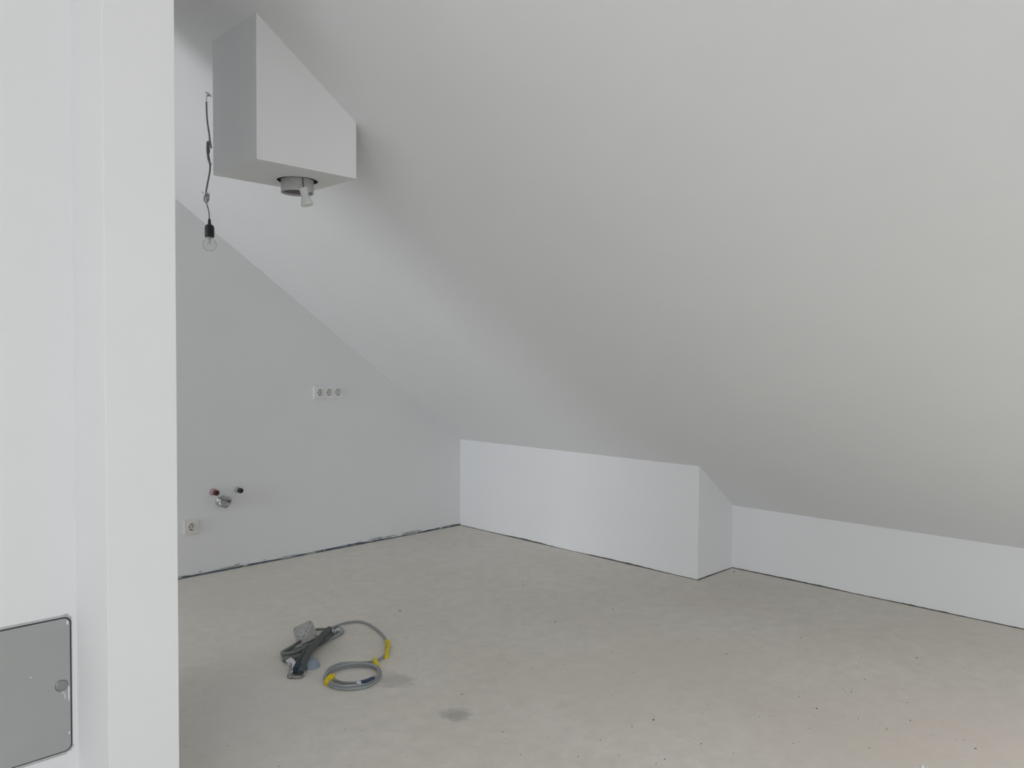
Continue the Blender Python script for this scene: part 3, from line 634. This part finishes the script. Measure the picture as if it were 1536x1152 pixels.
# ------------------------------------------------------------------ crumbs on the screed
DK = [(3.527, 1.085, 0.0048), (2.746, 1.176, 0.0046), (2.888, 0.906, 0.0050), (2.154, 1.561, 0.0039), (4.196, 2.310, 0.0068), (1.866, 1.560, 0.0031), (2.009, 1.363, 0.0035), (2.049, 1.358, 0.0036), (2.218, 1.330, 0.0042), (2.417, 1.445, 0.0025), (3.092, 2.991, 0.0055), (3.133, 3.041, 0.0040), (3.115, 2.384, 0.0050), (2.764, 2.459, 0.0054), (2.166, 2.185, 0.0034), (2.273, 2.147, 0.0035), (2.490, 2.126, 0.0030), (2.246, 2.251, 0.0029), (3.059, 1.861, 0.0038), (2.987, 1.673, 0.0043), (3.968, 2.146, 0.0048), (2.981, 1.145, 0.0032), (3.007, 1.152, 0.0027), (2.586, 0.932, 0.0032), (2.577, 1.128, 0.0029), (3.035, 0.963, 0.0031), (3.139, 1.155, 0.0034), (2.829, 0.688, 0.0041), (2.848, 0.750, 0.0028), (2.868, 0.732, 0.0028), (2.439, 1.120, 0.0028), (2.300, 1.760, 0.0032), (2.002, 1.579, 0.0033), (3.238, 2.609, 0.0038), (2.488, 1.466, 0.0026), (2.238, 1.225, 0.0027), (2.797, 1.267, 0.0032), (2.773, 1.040, 0.0030), (2.762, 0.940, 0.0039), (2.248, 1.538, 0.0050), (2.326, 3.104, 0.0057), (2.327, 3.117, 0.0043), (2.223, 2.637, 0.0032), (3.491, 3.860, 0.0048), (3.320, 3.173, 0.0042), (1.906, 2.160, 0.0042), (1.810, 1.844, 0.0029), (3.404, 1.537, 0.0039), (2.972, 1.495, 0.0023), (3.132, 1.330, 0.0023)]
LT = [(2.387, 2.409, 0.0063), (2.509, 2.302, 0.0056), (2.587, 2.249, 0.0057), (2.620, 2.183, 0.0056), (2.696, 2.120, 0.0075), (2.888, 2.209, 0.0080), (2.793, 2.264, 0.0053), (2.695, 1.824, 0.0053), (3.298, 1.774, 0.0053), (3.432, 1.893, 0.0049), (1.958, 1.968, 0.0062), (1.854, 1.980, 0.0050), (1.983, 2.021, 0.0042), (1.909, 2.024, 0.0041), (3.509, 0.867, 0.0057), (3.495, 0.817, 0.0045), (3.554, 0.786, 0.0051), (3.373, 0.763, 0.0049), (3.377, 0.750, 0.0038), (3.139, 0.933, 0.0043), (3.269, 1.216, 0.0053), (3.519, 1.232, 0.0050), (3.209, 1.375, 0.0042), (3.773, 0.889, 0.0043), (3.686, 0.752, 0.0041), (3.082, 0.703, 0.0040), (3.114, 0.678, 0.0040), (2.410, 1.401, 0.0070), (2.498, 1.301, 0.0050), (1.895, 1.503, 0.0062), (2.583, 0.773, 0.0105), (2.593, 0.763, 0.0079), (2.012, 2.123, 0.0054), (1.990, 2.078, 0.0032)]
def crumbs(name, pts, m, label, hgt, seed, sc):
    bm = bmesh.new(); r = random.Random(seed)
    for (x, y, s) in pts:
        s *= sc; a = r.uniform(0, 3.14); n = 5
        asp = r.uniform(.45, .8)
        b = [bm.verts.new((x+s*math.cos(a+2*math.pi*i/n)*(1 if i % 2 else asp), y+s*math.sin(a+2*math.pi*i/n)*(asp if i % 3 else 1), 0.0)) for i in range(n)]
        t = bm.verts.new((x+r.uniform(-.3, .3)*s, y+r.uniform(-.3, .3)*s, hgt*s))
        for i in range(n): bm.faces.new((b[i], b[(i+1) % n], t))
        bm.faces.new(b)
    return tag(link(name, bm, m), label, 'debris', kind='stuff')
M_dk = mat('dark_grit', (.10, .09, .08), .9); M_lt = mat('plaster_crumb', (.70, .69, .66), .9)
rr = random.Random(33)
def ok(x, y): return x < (XK1 if y > YK else XK2)-.03 and y < YA-.03 and x > .9
dk = list(DK)+[p for p in ((rr.uniform(.9, 4.2), rr.uniform(.2, 4.3), rr.uniform(.0012, .0030)) for _ in range(260)) if ok(p[0], p[1])]
lt = list(LT)+[p for p in ((rr.uniform(.9, 4.2), rr.uniform(.2, 4.3), rr.uniform(.0012, .0030)) for _ in range(180)) if ok(p[0], p[1])]
crumbs('dark_grit', dk, M_dk, 'scattered dark grit specks all over the bare screed floor', .8, 1, 1.0)
crumbs('plaster_crumbs', lt, M_lt, 'scattered pale plaster crumbs all over the bare screed floor', .8, 2, 1.0)
